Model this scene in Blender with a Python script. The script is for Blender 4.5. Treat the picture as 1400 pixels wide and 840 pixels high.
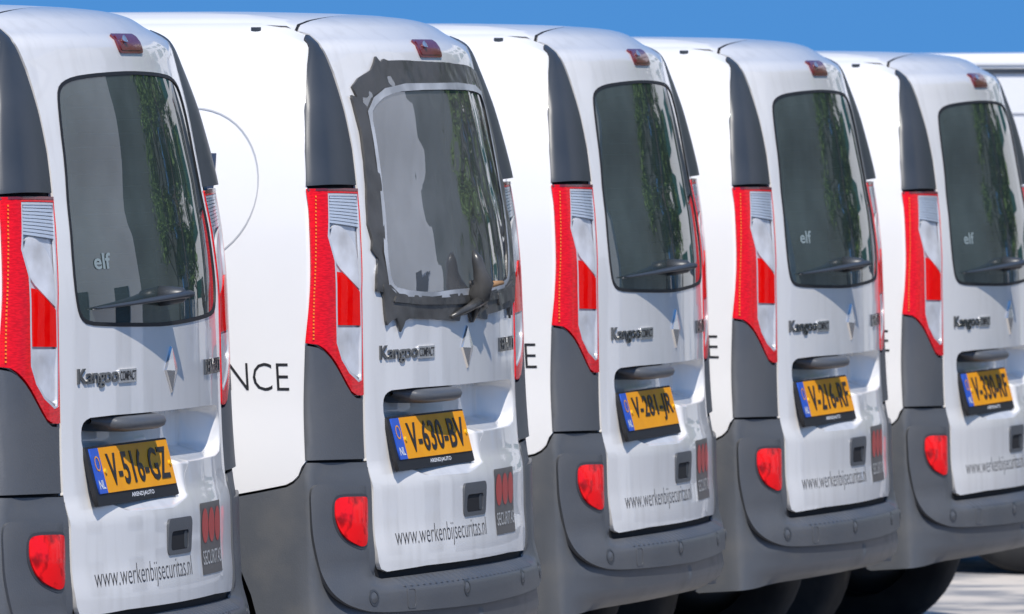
import bpy, bmesh, math, random
import numpy as np
from math import sin, cos, pi, radians, hypot, copysign, atan
from mathutils import Vector, Matrix, Euler
from mathutils.geometry import delaunay_2d_cdt

for _o in list(bpy.data.objects): bpy.data.objects.remove(_o)
S = bpy.context.scene
C = S.collection
random.seed(7)

# ------------------------------------------------------------------ camera
FPX = 12900.0
AXIS = radians(16.8)                     # angle between the optical axis and the row of vans
PITCH = atan((420 - 232) / FPX)
cd = bpy.data.cameras.new('camera'); cam = bpy.data.objects.new('camera', cd); C.objects.link(cam)
cam.location = (-22.4307, -6.7204, 1.427)
look = Vector((cos(AXIS) * cos(PITCH), sin(AXIS) * cos(PITCH), -sin(PITCH)))
cam.rotation_euler = look.to_track_quat('-Z', 'Y').to_euler()
cd.sensor_width = 36.0; cd.lens = FPX / 1400 * 36.0
cd.clip_start = 0.5; cd.clip_end = 6000
cd.dof.use_dof = True; cd.dof.focus_distance = 22.0; cd.dof.aperture_fstop = 16.0
S.camera = cam

# ------------------------------------------------------------------ sky and sun
LDIR = Vector((0.78, 0.40, -1.0)).normalized()          # direction the sunlight travels
SUN_EL = math.asin(-LDIR.z); SUN_AZ = math.atan2(-LDIR.x, -LDIR.y)
W_ = bpy.data.worlds.new('World'); S.world = W_; W_.use_nodes = True
nt = W_.node_tree; nt.nodes.clear()
sky = nt.nodes.new('ShaderNodeTexSky'); sky.sky_type = 'NISHITA'; sky.sun_disc = False
sky.sun_elevation = SUN_EL; sky.sun_rotation = SUN_AZ
sky.air_density = 1.0; sky.dust_density = 0.2; sky.ozone_density = 3.0; sky.altitude = 200
bg = nt.nodes.new('ShaderNodeBackground'); bg.inputs['Strength'].default_value = 0.105
# a very clear day: the blue reaches down to the horizon, so the sky is read some way above it
tcd = nt.nodes.new('ShaderNodeTexCoord')
vadd = nt.nodes.new('ShaderNodeVectorMath'); vadd.operation = 'ADD'; vadd.inputs[1].default_value = (0, 0, 0.42)
vnm = nt.nodes.new('ShaderNodeVectorMath'); vnm.operation = 'NORMALIZE'
wo = nt.nodes.new('ShaderNodeOutputWorld')
nt.links.new(tcd.outputs['Generated'], vadd.inputs[0]); nt.links.new(vadd.outputs[0], vnm.inputs[0])
nt.links.new(vnm.outputs[0], sky.inputs['Vector'])
hs = nt.nodes.new('ShaderNodeHueSaturation'); hs.inputs['Saturation'].default_value = 1.30; hs.inputs['Value'].default_value = 1.70
nt.links.new(sky.outputs[0], hs.inputs['Color']); nt.links.new(hs.outputs[0], bg.inputs['Color']); nt.links.new(bg.outputs[0], wo.inputs['Surface'])

sl = bpy.data.lights.new('sun', 'SUN'); sl.energy = 4.6; sl.angle = radians(0.5); sl.color = (1.0, 0.95, 0.88)
so = bpy.data.objects.new('sun', sl); C.objects.link(so); so.location = (-20, -12, 30)
so.rotation_euler = LDIR.to_track_quat('-Z', 'Y').to_euler()

S.view_settings.view_transform = 'Standard'; S.view_settings.look = 'None'
S.view_settings.gamma = 1.0; S.view_settings.use_curve_mapping = False
S.view_settings.exposure = -0.05
S.render.engine = 'CYCLES'
S.cycles.max_bounces = 10; S.cycles.transparent_max_bounces = 12
S.render.resolution_x = 1024; S.render.resolution_y = 614

# ------------------------------------------------------------------ materials
def mat(name, col=(.5, .5, .5), rough=.5, metal=0.0, coat=0.0, coat_rough=.03, spec=.5):
    m = bpy.data.materials.new(name); m.use_nodes = True
    b = m.node_tree.nodes['Principled BSDF']
    b.inputs['Base Color'].default_value = (*col, 1); b.inputs['Roughness'].default_value = rough
    b.inputs['Metallic'].default_value = metal; b.inputs['Coat Weight'].default_value = coat
    b.inputs['Coat Roughness'].default_value = coat_rough; b.inputs['Specular IOR Level'].default_value = spec
    return m
def nodes(m): return m.node_tree.nodes, m.node_tree.links, m.node_tree.nodes['Principled BSDF']
def noise_color(m, c1, c2, scale=4.0, detail=5, lo=.35, hi=.65, stretch=(1, 1, 1), rough=None, bump=0.0, bscale=None, coords='Object'):
    n, l, b = nodes(m)
    tc = n.new('ShaderNodeTexCoord'); mp = n.new('ShaderNodeMapping'); mp.inputs['Scale'].default_value = stretch
    no = n.new('ShaderNodeTexNoise'); no.inputs['Scale'].default_value = scale; no.inputs['Detail'].default_value = detail
    mr = n.new('ShaderNodeMapRange'); mr.inputs['From Min'].default_value = lo; mr.inputs['From Max'].default_value = hi
    mx = n.new('ShaderNodeMix'); mx.data_type = 'RGBA'
    mx.inputs[6].default_value = (*c1, 1); mx.inputs[7].default_value = (*c2, 1)
    l.new(tc.outputs[coords], mp.inputs[0]); l.new(mp.outputs[0], no.inputs['Vector']); l.new(no.outputs['Fac'], mr.inputs['Value'])
    l.new(mr.outputs[0], mx.inputs[0]); l.new(mx.outputs[2], b.inputs['Base Color'])
    if rough:
        r2 = n.new('ShaderNodeMapRange'); r2.inputs['To Min'].default_value = rough[0]; r2.inputs['To Max'].default_value = rough[1]
        l.new(mr.outputs[0], r2.inputs['Value']); l.new(r2.outputs[0], b.inputs['Roughness'])
    if bump:
        n2 = n.new('ShaderNodeTexNoise'); n2.inputs['Scale'].default_value = bscale or scale * 8; n2.inputs['Detail'].default_value = 4
        bp = n.new('ShaderNodeBump'); bp.inputs['Strength'].default_value = bump; bp.inputs['Distance'].default_value = .01
        l.new(mp.outputs[0], n2.inputs['Vector']); l.new(n2.outputs['Fac'], bp.inputs['Height']); l.new(bp.outputs[0], b.inputs['Normal'])
    return m
def glassy(name, tint, f0=.04, power=5.0, rough=0.0, dust_haze=0.0, dust_hazecol=(.4, .4, .4)):
    """tinted see-through sheet with a clear mirror gloss that grows towards grazing angles"""
    m = bpy.data.materials.new(name); m.use_nodes = True; n = m.node_tree.nodes; l = m.node_tree.links; n.clear()
    out = n.new('ShaderNodeOutputMaterial'); mix = n.new('ShaderNodeMixShader')
    lw = n.new('ShaderNodeLayerWeight'); lw.inputs['Blend'].default_value = .5
    pw = n.new('ShaderNodeMath'); pw.operation = 'POWER'; pw.inputs[1].default_value = power
    ma = n.new('ShaderNodeMath'); ma.operation = 'MULTIPLY_ADD'; ma.inputs[1].default_value = 1-f0; ma.inputs[2].default_value = f0
    l.new(lw.outputs['Facing'], pw.inputs[0]); l.new(pw.outputs[0], ma.inputs[0]); l.new(ma.outputs[0], mix.inputs[0])
    tr = n.new('ShaderNodeBsdfTransparent'); tr.inputs['Color'].default_value = (*tint, 1)
    gl = n.new('ShaderNodeBsdfGlossy'); gl.inputs['Roughness'].default_value = rough
    l.new(gl.outputs[0], mix.inputs[2])
    if dust_haze:  # pale diffuse veil: dust together with light put into the colour
        df = n.new('ShaderNodeBsdfDiffuse'); df.inputs['Color'].default_value = (*dust_hazecol, 1)
        m2 = n.new('ShaderNodeMixShader'); no = n.new('ShaderNodeTexNoise'); no.inputs['Scale'].default_value = 5; no.inputs['Detail'].default_value = 8
        mr = n.new('ShaderNodeMapRange'); mr.inputs['From Min'].default_value = .3; mr.inputs['From Max'].default_value = .7
        mr.inputs['To Min'].default_value = dust_haze * .6; mr.inputs['To Max'].default_value = dust_haze * 1.3
        tc = n.new('ShaderNodeTexCoord'); l.new(tc.outputs['Object'], no.inputs['Vector']); l.new(no.outputs['Fac'], mr.inputs['Value'])
        l.new(mr.outputs[0], m2.inputs[0]); l.new(tr.outputs[0], m2.inputs[1]); l.new(df.outputs[0], m2.inputs[2]); l.new(m2.outputs[0], mix.inputs[1])
    else: l.new(tr.outputs[0], mix.inputs[1])
    l.new(mix.outputs[0], out.inputs[0]); return m

MT = {}
MT['white'] = noise_color(mat('white_paint', rough=.3, coat=.75, coat_rough=.025), (.80, .777, .742), (.70, .675, .635), 3.5, 8, .50, .80, (6, 6, .9))
MT['side_white'] = noise_color(mat('white_side_paint', rough=.4, coat=.6, coat_rough=.03), (.80, .785, .762), (.77, .755, .735), 2.5, 5, .4, .75)
MT['trim'] = noise_color(mat('dark_trim_plastic', rough=.42), (.040, .046, .054), (.050, .056, .064), 6, 5, rough=(.36, .42), bump=.02, bscale=300)
MT['clad'] = noise_color(mat('grey_cladding_plastic', rough=.5), (.084, .089, .097), (.120, .120, .120), 4, 10, .42, .78, rough=(.36, .55), bump=.08, bscale=220)
MT['clad_low'] = noise_color(mat('dusty_grey_plastic', rough=.55), (.088, .094, .103), (.118, .117, .114), 7, 9, .5, .78, rough=(.45, .65), bump=.06, bscale=260)
MT['black'] = mat('black_rubber', (.012, .012, .013), .6)
MT['gap'] = mat('panel_gap_black', (.008, .008, .009), .8)
MT['red'] = noise_color(mat('red_lens', rough=.22, coat=.25, coat_rough=.04, spec=.2), (.88, .006, .014), (.66, .004, .009), 60, 1, .4, .6, (1, 1, 6))
MT['red_dark'] = mat('dark_red_lens', (.17, .022, .026), .2, coat=.5)
MT['red_bright'] = noise_color(mat('bright_red_lens', rough=.35, coat=.0, spec=.0), (1.0, .006, .004), (.95, .002, .002), 28, 3, .4, .6)
MT['fog'] = noise_color(mat('fog_red_lens', rough=.12, coat=.0, spec=.22), (1.0, .010, .014), (.36, .005, .008), 26, 2, .50, .66)
MT['orange'] = mat('orange_led', (.95, .22, .02), .3)
MT['chrome'] = mat('chrome', (.80, .79, .77), .16, .85)
MT['badge'] = mat('chrome_reflected_dark', (.24, .24, .235), .15, 1.0)  # chrome with its dark reflections put into the base colour
MT['reflector'] = noise_color(mat('lamp_reflector', rough=.25, metal=.15), (.86, .86, .86), (.62, .60, .57), 12, 3, .38, .66)
MT['rib'] = mat('lamp_rib', (.55, .62, .70), .2, .1, coat=.5)
MT['silver'] = mat('lamp_edge_silver', (.66, .68, .70), .25, .2)
MT['lensclear'] = glassy('clear_lens', (.97, .97, .98), .02, 8)
MT['glass'] = glassy('tinted_glass', (.26, .33, .31), .09, 3.6, 0.0, .16, (.32, .43, .41))  # grey-green veil stands in for interior light and reflections, besides dust
MT['film'] = glassy('plastic_film', (.60, .61, .62), .24, 2.6, .02, .22, (.60, .61, .62))  # milky share: dusty plastic, plus a bright reflection put into the colour
MT['tape'] = noise_color(mat('black_tape', rough=.45), (.050, .049, .046), (.085, .081, .075), 10, 6, .42, .6, rough=(.28, .48), bump=.25, bscale=20)
MT['yellow'] = noise_color(mat('plate_yellow', rough=.45, spec=.2), (.95, .39, .006), (.90, .35, .006), 12, 4)
MT['blue'] = mat('plate_blue', (.02, .10, .55), .4)
MT['ink'] = mat('black_lettering', (.012, .012, .014), .5)
MT['grey_ink'] = mat('dark_grey_lettering', (.045, .045, .05), .6)
MT['white_ink'] = mat('white_lettering', (.8, .8, .8), .5)
MT['decal'] = mat('brown_grey_decal', (.115, .105, .098), .4)
MT['decal_red'] = mat('faded_red_decal', (.50, .06, .05), .4)
MT['decal_ink'] = mat('pale_decal_lettering', (.50, .49, .46), .5)
MT['decal_blue'] = mat('dark_blue_decal', (.02, .035, .07), .5)
MT['ring'] = mat('pale_grey_decal_line', (.45, .45, .46), .5)
MT['tyre'] = noise_color(mat('tyre_rubber', rough=.85), (.014, .014, .015), (.03, .029, .027), 10, 5)
MT['rim'] = mat('steel_rim', (.30, .30, .31), .4, .8)
MT['lining'] = noise_color(mat('dark_interior', rough=.8), (.07, .075, .075), (.11, .115, .115), 2, 4)
MT['sticker'] = mat('pale_sticker', (.30, .36, .35), .5)
MT['bolt'] = mat('yellow_bolt_cap', (.85, .5, .02), .3)
MT['wood'] = noise_color(mat('tan_crate', rough=.7), (.30, .16, .07), (.40, .22, .10), 5, 4)

# ------------------------------------------------------------------ object helpers
def link(o, parent=None):
    C.objects.link(o)
    if parent is not None: o.parent = parent
    return o
def mesh_obj(name, verts, faces, material, parent=None, smooth=True, normals=None):
    me = bpy.data.meshes.new(name); me.from_pydata([tuple(v) for v in verts], [], faces); me.update()
    if material is not None: me.materials.append(material)
    if smooth: me.polygons.foreach_set('use_smooth', [True] * len(me.polygons))
    if normals is not None: me.normals_split_custom_set_from_vertices([tuple(n) for n in normals])
    return link(bpy.data.objects.new(name, me), parent)
def bm_obj(name, bm, material, parent=None, smooth=False):
    me = bpy.data.meshes.new(name); bm.to_mesh(me); bm.free(); me.materials.append(material)
    if smooth: me.polygons.foreach_set('use_smooth', [True] * len(me.polygons))
    return link(bpy.data.objects.new(name, me), parent)
def tag(o, label=None, cat=None, group=None, kind=None):
    if label: o['label'] = label
    if cat: o['category'] = cat
    if group: o['group'] = group
    if kind: o['kind'] = kind
    return o
def bm_box(bm, lo, hi, bevel=0.0):
    vs = [bm.verts.new((x, y, z)) for x in (lo[0], hi[0]) for y in (lo[1], hi[1]) for z in (lo[2], hi[2])]
    fs = [bm.faces.new([vs[i] for i in f]) for f in ((0, 1, 3, 2), (4, 6, 7, 5), (0, 4, 5, 1), (2, 3, 7, 6), (0, 2, 6, 4), (1, 5, 7, 3))]
    if bevel: bmesh.ops.bevel(bm, geom=list({e for f in fs for e in f.edges}), offset=bevel, segments=2, affect='EDGES', profile=.6)
def box_obj(name, lo, hi, material, parent=None, bevel=0.0):
    bm = bmesh.new(); bm_box(bm, lo, hi, bevel); return bm_obj(name, bm, material, parent)

# ------------------------------------------------------------------ ground
def build_ground():
    m = mat('paved_ground', rough=.9)
    n, l, b = nodes(m)
    noise_color(m, (.24, .24, .245), (.58, .52, .45), 2.6, 12, .42, .56, bump=.6, bscale=30)
    g = mesh_obj('ground', [(-3000, -3000, -.05), (3000, -3000, -.05), (3000, 3000, -.05), (-3000, 3000, -.05)], [(0, 1, 2, 3)], m, smooth=False)
    tag(g, kind='structure')
    am = noise_color(mat('low_bounce_dark', rough=.9), (.050, .050, .052), (.085, .083, .080), 2.0, 9, .4, .65, bump=.4, bscale=60)
    r = mesh_obj('added_dark_yard', [(-400, -26, -.046), (400, -26, -.046), (400, -.55, -.046), (-400, -.55, -.046)], [(0, 1, 2, 3)], am, smooth=False)  # unseen dark sheet, added to cut ground bounce onto the van rears
    tag(r, kind='structure')
build_ground()

# ------------------------------------------------------------------ the body surface of the vans: horizontal slices
def pchip(xs, ys):
    xs = np.asarray(xs, float); ys = np.asarray(ys, float); h = np.diff(xs); d = np.diff(ys) / h
    m = np.zeros_like(xs); m[0] = d[0]; m[-1] = d[-1]
    for i in range(1, len(xs) - 1):
        if d[i - 1] * d[i] > 0:
            w1 = 2 * h[i] + h[i - 1]; w2 = h[i] + 2 * h[i - 1]; m[i] = (w1 + w2) / (w1 / d[i - 1] + w2 / d[i])
    def f(x):
        x = min(max(x, xs[0]), xs[-1]); i = min(max(int(np.searchsorted(xs, x)) - 1, 0), len(xs) - 2)
        t = (x - xs[i]) / h[i]
        return float((2*t**3-3*t**2+1)*ys[i] + (t**3-2*t**2+t)*h[i]*m[i] + (-2*t**3+3*t**2)*ys[i+1] + (t**3-t**2)*h[i]*m[i+1])
    return f
NODES = [  # q, z, half width, rear y at the middle, corner depth, bow
[0.2,0.2,0.845,0.1518,0.06,0.035],
[0.4867,0.4867,0.8425,0.1518,0.0557,0.045],
[0.5668,0.5668,0.8415,0.1584,0.0493,0.045],
[0.6592,0.6592,0.8397,0.1599,0.0484,0.045],
[0.7266,0.7266,0.8349,0.1765,0.0342,0.045],
[0.8847,0.8847,0.8163,0.1834,0.037,0.045],
[1.0144,1.0144,0.8077,0.1848,0.0399,0.045],
[1.1352,1.1352,0.7992,0.1862,0.0427,0.045],
[1.2839,1.2839,0.7843,0.2017,0.0348,0.045],
[1.3902,1.3902,0.7623,0.2214,0.0266,0.045],
[1.4809,1.4809,0.7351,0.233,0.025,0.0499],
[1.5699,1.5699,0.7009,0.2457,0.025,0.0549],
[1.6701,1.6679,0.6562,0.2666,0.025,0.0599],
[1.7342,1.7302,0.625,0.2818,0.025,0.0651],
[1.7937,1.765,0.588,0.33,0.03,0.07],
[1.8364,1.788,0.548,0.366,0.03,0.07],
[1.8848,1.803,0.48,0.412,0.035,0.07],
[1.9554,1.812,0.4,0.482,0.04,0.06],
[2.0636,1.818,0.28,0.59,0.05,0.05],
[2.2236,1.822,0.12,0.75,0.05,0.05]]
NN = 2.3
_c = list(zip(*NODES))
fz, fW, fR, fD, fB = [pchip(_c[0], _c[k]) for k in range(1, 6)]
QMIN, QMAX = NODES[0][0], NODES[-1][0]
_t = np.linspace(0, pi / 2, 120); _sx = np.sin(_t) ** (2 / NN); _cx = np.cos(_t) ** (2 / NN); _cx[-1] = 0
_rows = {}
def row(q):
    k = round(q, 4)
    r = _rows.get(k)
    if r is None:
        W, R, D, B = fW(k), fR(k), fD(k), fB(k)
        x = W * _sx; y = R + B * (x / .6) ** 2 + D * (1 - _cx)
        x = np.append(x, W); y = np.append(y, y[-1] + 4.2)
        p = np.concatenate([[0], np.cumsum(np.hypot(np.diff(x), np.diff(y)))])
        r = _rows[k] = (p, x, y, fz(k))
    return r
def Mp(p, q):
    P, x, y, z = row(q); a = abs(p)
    X = float(np.interp(a, P, x)); Y = float(np.interp(a, P, y))
    if Y > 2.7: X *= 1 - .20 * min(1, (Y - 2.7) / 1.25) ** 2.4     # the nose narrows
    return np.array([copysign(X, p), Y, z])
def nrm_of(f, p, q, e=.004):
    du = f(p + e, q) - f(p - e, q); dv = f(p, q + e) - f(p, q - e)
    n = np.cross(du, dv); l = np.linalg.norm(n)
    return n / l if l > 1e-9 else np.array([0, -1, 0.])
def Mn(p, q): return nrm_of(Mp, p, min(max(q, QMIN + .005), QMAX - .005), .005)
def off(d):
    if callable(d): return lambda p, q: Mp(p, q) + Mn(p, q) * d(p, q)
    return lambda p, q: Mp(p, q) + Mn(p, q) * d
def seam_p(q): return float(row(q)[0][-2])
def side_pq(y, q): r = row(q); return (-(r[0][-2] + (y - r[2][-2])), q)

# ------------------------------------------------------------------ patches cut out of that surface
def inside(poly, x, y):
    c = False; n = len(poly); j = n - 1
    for i in range(n):
        xi, yi = poly[i]; xj, yj = poly[j]
        if (yi > y) != (yj > y) and x < (xj - xi) * (y - yi) / (yj - yi) + xi: c = not c
        j = i
    return c
def inside_np(poly, X, Y):
    c = np.zeros(X.shape, bool); n = len(poly); j = n - 1
    for i in range(n):
        xi, yi = poly[i]; xj, yj = poly[j]
        if yi != yj:
            c ^= ((yi > Y) != (yj > Y)) & (X < (xj - xi) * (Y - yi) / (yj - yi) + xi)
        j = i
    return c
def chaikin(poly, n=2, closed=True):
    for _ in range(n):
        o = []; m = len(poly)
        for i in range(m if closed else m - 1):
            a = poly[i]; b = poly[(i + 1) % m]
            o += [(a[0]*.75+b[0]*.25, a[1]*.75+b[1]*.25), (a[0]*.25+b[0]*.75, a[1]*.25+b[1]*.75)]
        if not closed: o = [poly[0]] + o + [poly[-1]]
        poly = o
    return poly
def densify(poly, res, closed=True):
    o = []; m = len(poly)
    for i in range(m if closed else m - 1):
        a = poly[i]; b = poly[(i + 1) % m]; k = max(1, int(math.ceil(hypot(b[0]-a[0], b[1]-a[1]) / res)))
        o += [(a[0] + (b[0]-a[0]) * t / k, a[1] + (b[1]-a[1]) * t / k) for t in range(k)]
    if not closed: o.append(poly[-1])
    return o
def rrect(p0, p1, q0, q1, r, n=4):
    o = []
    for cx, cy, a0 in ((p1-r, q1-r, 0), (p0+r, q1-r, pi/2), (p0+r, q0+r, pi), (p1-r, q0+r, 1.5*pi)):
        for i in range(n + 1):
            a = a0 + pi / 2 * i / n; o.append((cx + r*cos(a), cy + r*sin(a)))
    return o
def circle(cp, cq, r, n=20, ry=None): return [(cp + r*cos(2*pi*i/n), cq + (ry or r)*sin(2*pi*i/n)) for i in range(n)]
def inset(poly, d):
    """shrinks a counter-clockwise or clockwise loop by d"""
    A = sum(poly[i-1][0]*poly[i][1]-poly[i][0]*poly[i-1][1] for i in range(len(poly)))
    s = 1 if A > 0 else -1; o = []
    for i in range(len(poly)):
        a, b, c = poly[i-1], poly[i], poly[(i+1) % len(poly)]
        t = (c[0]-a[0], c[1]-a[1]); L = hypot(*t) or 1
        o.append((b[0] - s*t[1]/L*d, b[1] + s*t[0]/L*d))
    return o
def patch(name, outline, f, material, parent, holes=(), res=.03, thick=.006, extra=(), lines=(), mirror=False, normals=True, rim=True, edge=None, ne=.003):
    er = edge or res
    loops = [densify(outline, er)] + [densify(h, er) for h in holes]
    pts = []; edges = []; loop_idx = []
    for L in loops:
        i0 = len(pts); pts += L; n = len(L)
        edges += [(i0+i, i0+(i+1) % n) for i in range(n)]; loop_idx.append(list(range(i0, i0+n)))
    for L in lines:
        L = densify(L, er, False); i0 = len(pts); pts += L; edges += [(i0+i, i0+i+1) for i in range(len(L)-1)]
    A = np.array(loops[0]); lo = A.min(0); hi = A.max(0)
    gx = np.arange(lo[0] + res*.5, hi[0], res); gy = np.arange(lo[1] + res*.5, hi[1], res)
    if len(gx) and len(gy):
        X, Y = np.meshgrid(gx, gy); X = X.ravel(); Y = Y.ravel()
        k = inside_np(loops[0], X, Y)
        for h in loops[1:]: k &= ~inside_np(h, X, Y)
        B = np.array(pts)
        X = X[k]; Y = Y[k]
        if len(X):
            d2 = ((X[:, None]-B[None, :, 0])**2 + (Y[:, None]-B[None, :, 1])**2).min(1)
            kk = d2 > (res*.35)**2
            pts += list(zip(X[kk].tolist(), Y[kk].tolist()))
    pts += [e for e in extra]
    V, E_, Fc, ov, oe, of = delaunay_2d_cdt([Vector(p) for p in pts], edges, [], 0, 1e-6)
    V = [(v.x, v.y) for v in V]
    tri = np.array([list(t)[:3] for t in Fc]); VA = np.array(V); cen = VA[tri].mean(1)
    k = inside_np(loops[0], cen[:, 0], cen[:, 1])
    for h in loops[1:]: k &= ~inside_np(h, cen[:, 0], cen[:, 1])
    tri = tri[k].tolist()
    s = -1.0 if mirror else 1.0
    P3 = [f(p, q) for p, q in V]
    N3 = [nrm_of(f, p, q, ne) for p, q in V] if normals else None
    verts = [(v[0]*s, v[1], v[2]) for v in P3]
    faces = []
    ref = N3 or [Mn(p, q) for p, q in V]
    for t in tri:
        a, b, c = (np.array(P3[i]) for i in t)
        if np.dot(np.cross(b-a, c-a), ref[t[0]]) < 0: t = [t[0], t[2], t[1]]
        faces.append(tuple(t[::-1]) if mirror else tuple(t))
    nrm = [(n[0]*s, n[1], n[2]) for n in ref]
    if rim and thick:
        cnt = {}
        for fc in faces:
            for i in range(3):
                a, b = fc[i], fc[(i+1) % 3]; cnt[(min(a, b), max(a, b))] = cnt.get((min(a, b), max(a, b)), 0) + 1
        m1 = {}; m2 = {}
        def dup(i):
            if i not in m1:
                m1[i] = len(verts); verts.append(verts[i]); nrm.append((0, 0, 0))
                n = ref[i]; v = P3[i] - n*thick
                m2[i] = len(verts); verts.append((v[0]*s, v[1], v[2])); nrm.append((0, 0, 0))
            return m1[i], m2[i]
        for fc in list(faces):
            for i in range(3):
                a, b = fc[i], fc[(i+1) % 3]
                if cnt[(min(a, b), max(a, b))] == 1:
                    a1, a2 = dup(a); b1, b2 = dup(b); faces.append((b1, a1, a2, b2))
    return mesh_obj(name, verts, faces, material, parent, True, nrm if normals else None)

def strip(name, f, left, right, q0, q1, material, parent, mirror=False, nq=46, ns=26, thick=.006):
    """a panel laid out in rows between two edge curves"""
    V = []; N = []; Fc = []; s_ = -1 if mirror else 1; R = []
    for j in range(nq+1):
        q = q0 + (q1-q0)*(1-(1-j/nq)**1.5)
        a, b = left(q)+.001, right(q)-.001
        for i in range(ns+1):
            t = (i/ns)**1.6; p = a + (b-a)*t
            v = f(p, q); n = nrm_of(f, p, q, .008); V.append((s_*v[0], v[1], v[2])); N.append((s_*n[0], n[1], n[2]))
    w = ns+1
    for j in range(nq):
        for i in range(ns):
            c = (j*w+i, j*w+i+1, (j+1)*w+i+1, (j+1)*w+i); Fc.append(c[::-1] if mirror else c)
    loop = [i for i in range(w)] + [j*w+ns for j in range(1, nq+1)] + [nq*w+i for i in range(ns-1, -1, -1)] + [j*w for j in range(nq-1, 0, -1)]
    b0 = len(V)
    for k in loop: V.append(V[k]); N.append((0, 0, 0))
    b1 = len(V)
    for k in loop: V.append(tuple(np.array(V[k]) - np.array(N[k])*thick)); N.append((0, 0, 0))
    n = len(loop)
    for k in range(n):
        c = (b0+k, b1+k, b1+(k+1) % n, b0+(k+1) % n); Fc.append(c[::-1] if mirror else c)
    return mesh_obj(name, V, Fc, material, parent, True, N)

def text_mesh(body, extrude=0.0, bold=0.0, space=1.0):
    cu = bpy.data.curves.new('lettering', 'FONT'); cu.body = body; cu.extrude = extrude; cu.offset = bold; cu.space_character = space
    cu.resolution_u = 3
    o = bpy.data.objects.new('lettering', cu); C.objects.link(o)
    dg = bpy.context.evaluated_depsgraph_get(); me = bpy.data.meshes.new_from_object(o.evaluated_get(dg))
    bpy.data.objects.remove(o); bpy.data.curves.remove(cu)
    v = np.array([x.co[:] for x in me.vertices]); fs = [tuple(p.vertices) for p in me.polygons]
    bpy.data.meshes.remove(me); return v, fs
def lettering(name, body, f, box, material, parent, depth=0.0, bold=0.0, space=1.0, lift=.0005, shear=0.0, wave=None):
    """lettering fitted to the box (p0, p1, q0, q1) of the surface f"""
    v, fs = text_mesh(body, .01 if depth else 0.0, bold, space)
    lo = v.min(0); hi = v.max(0); p0, p1, q0, q1 = box; out = []
    for x, y, z in v:
        s = (x-lo[0])/(hi[0]-lo[0]); t = (y-lo[1])/(hi[1]-lo[1])
        p = p0 + (p1-p0)*s + shear*t; q = q0 + (q1-q0)*t
        h = lift + (depth*(z-lo[2])/(hi[2]-lo[2]) if depth else 0)
        out.append(f(p, q) + nrm_of(f, p, q)*h)
    return mesh_obj(name, out, fs, material, parent, False)

def tube(name, pts, rad, material, parent=None, n=8, flat=1.0):
    """a tapering tube through 3-D points; rad is a number or one per point"""
    pts = [Vector(p) for p in pts]; R = rad if isinstance(rad, (list, tuple)) else [rad]*len(pts)
    vs = []; fs = []
    for i, p in enumerate(pts):
        t = (pts[min(i+1, len(pts)-1)] - pts[max(i-1, 0)]).normalized()
        a = t.cross(Vector((0, 0, 1))); a = a.normalized() if a.length > 1e-3 else Vector((1, 0, 0)); b = t.cross(a)
        for k in range(n):
            w = 2*pi*k/n; vs.append(p + a*cos(w)*R[i] + b*sin(w)*R[i]*flat)
    for i in range(len(pts)-1):
        for k in range(n): fs.append((i*n+k, i*n+(k+1) % n, (i+1)*n+(k+1) % n, (i+1)*n+k))
    fs.append(tuple(range(n))[::-1]); fs.append(tuple((len(pts)-1)*n+k for k in range(n)))
    return mesh_obj(name, vs, fs, material, parent)
def lathe_x(name, prof, cx, cy, cz, material, parent, n=40):
    """profile of (x, radius) turned about an axis along x"""
    vs = []; fs = []
    for x, r in prof:
        for k in range(n): vs.append((cx + x, cy + r*cos(2*pi*k/n), cz + r*sin(2*pi*k/n)))
    for i in range(len(prof)-1):
        for k in range(n): fs.append((i*n+k, i*n+(k+1) % n, (i+1)*n+(k+1) % n, (i+1)*n+k))
    return mesh_obj(name, vs, fs, material, parent)

# ------------------------------------------------------------------ outlines of the rear (p runs along the skin from the middle, q upwards)
def mirror_close(left): return left + [(-p, q) for p, q in reversed(left) if abs(p) > 1e-6]
def sstep(a, b, x):
    t = min(1.0, max(0.0, (x - a) / (b - a))); return t*t*(3-2*t)
TG_L = [(0,0.456),(-0.325,0.457),(-0.539,0.4517),(-0.569,0.4597),(-0.58,0.4776),(-0.591,0.5197),(-0.595,0.5997),(-0.594,0.6587),(-0.599,0.6787),(-0.601,0.7258),(-0.593,0.8838),(-0.597,1.0138),(-0.595,1.1348),(-0.569,1.2839),(-0.553,1.39),(-0.543,1.481),(-0.546,1.57),(-0.552,1.67),(-0.571,1.7341),(-0.557,1.7627),(-0.539,1.7856),(-0.550,1.7935),(-0.562,1.803),(-0.52,1.827),(-0.436,1.852),(-0.34,1.874),(-0.217,1.903),(-0.065,1.935),(0,1.94)]
TAILGATE = inset(mirror_close(TG_L), .0018)
WIN_L = [(0,1.664),(-.128,1.662),(-.25,1.658),(-.347,1.652),(-.405,1.641),(-.437,1.625),(-.452,1.595),(-.464,1.54),(-.472,1.458),(-.492,1.36),(-.507,1.27),(-.513,1.19),(-.505,1.141),(-.49,1.116),(-.456,1.102),(-.34,1.096),(-.114,1.090),(0,1.088)]
WINDOW = chaikin(WIN_L + [(-p + .02, q) for p, q in reversed(WIN_L) if abs(p) > 1e-6], 1)
RECESS = [(-.499,.831),(-.500,.868),(-.484,.886),(-.44,.895),(.0,.893),(.47,.892),(.525,.884),(.556,.85),(.548,.805),(.52,.772),(.30,.769),(.135,.769),(.128,.668),(-.426,.676)]
RECESS = chaikin(RECESS, 1)
RA = np.array(densify(RECESS, .006))
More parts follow.
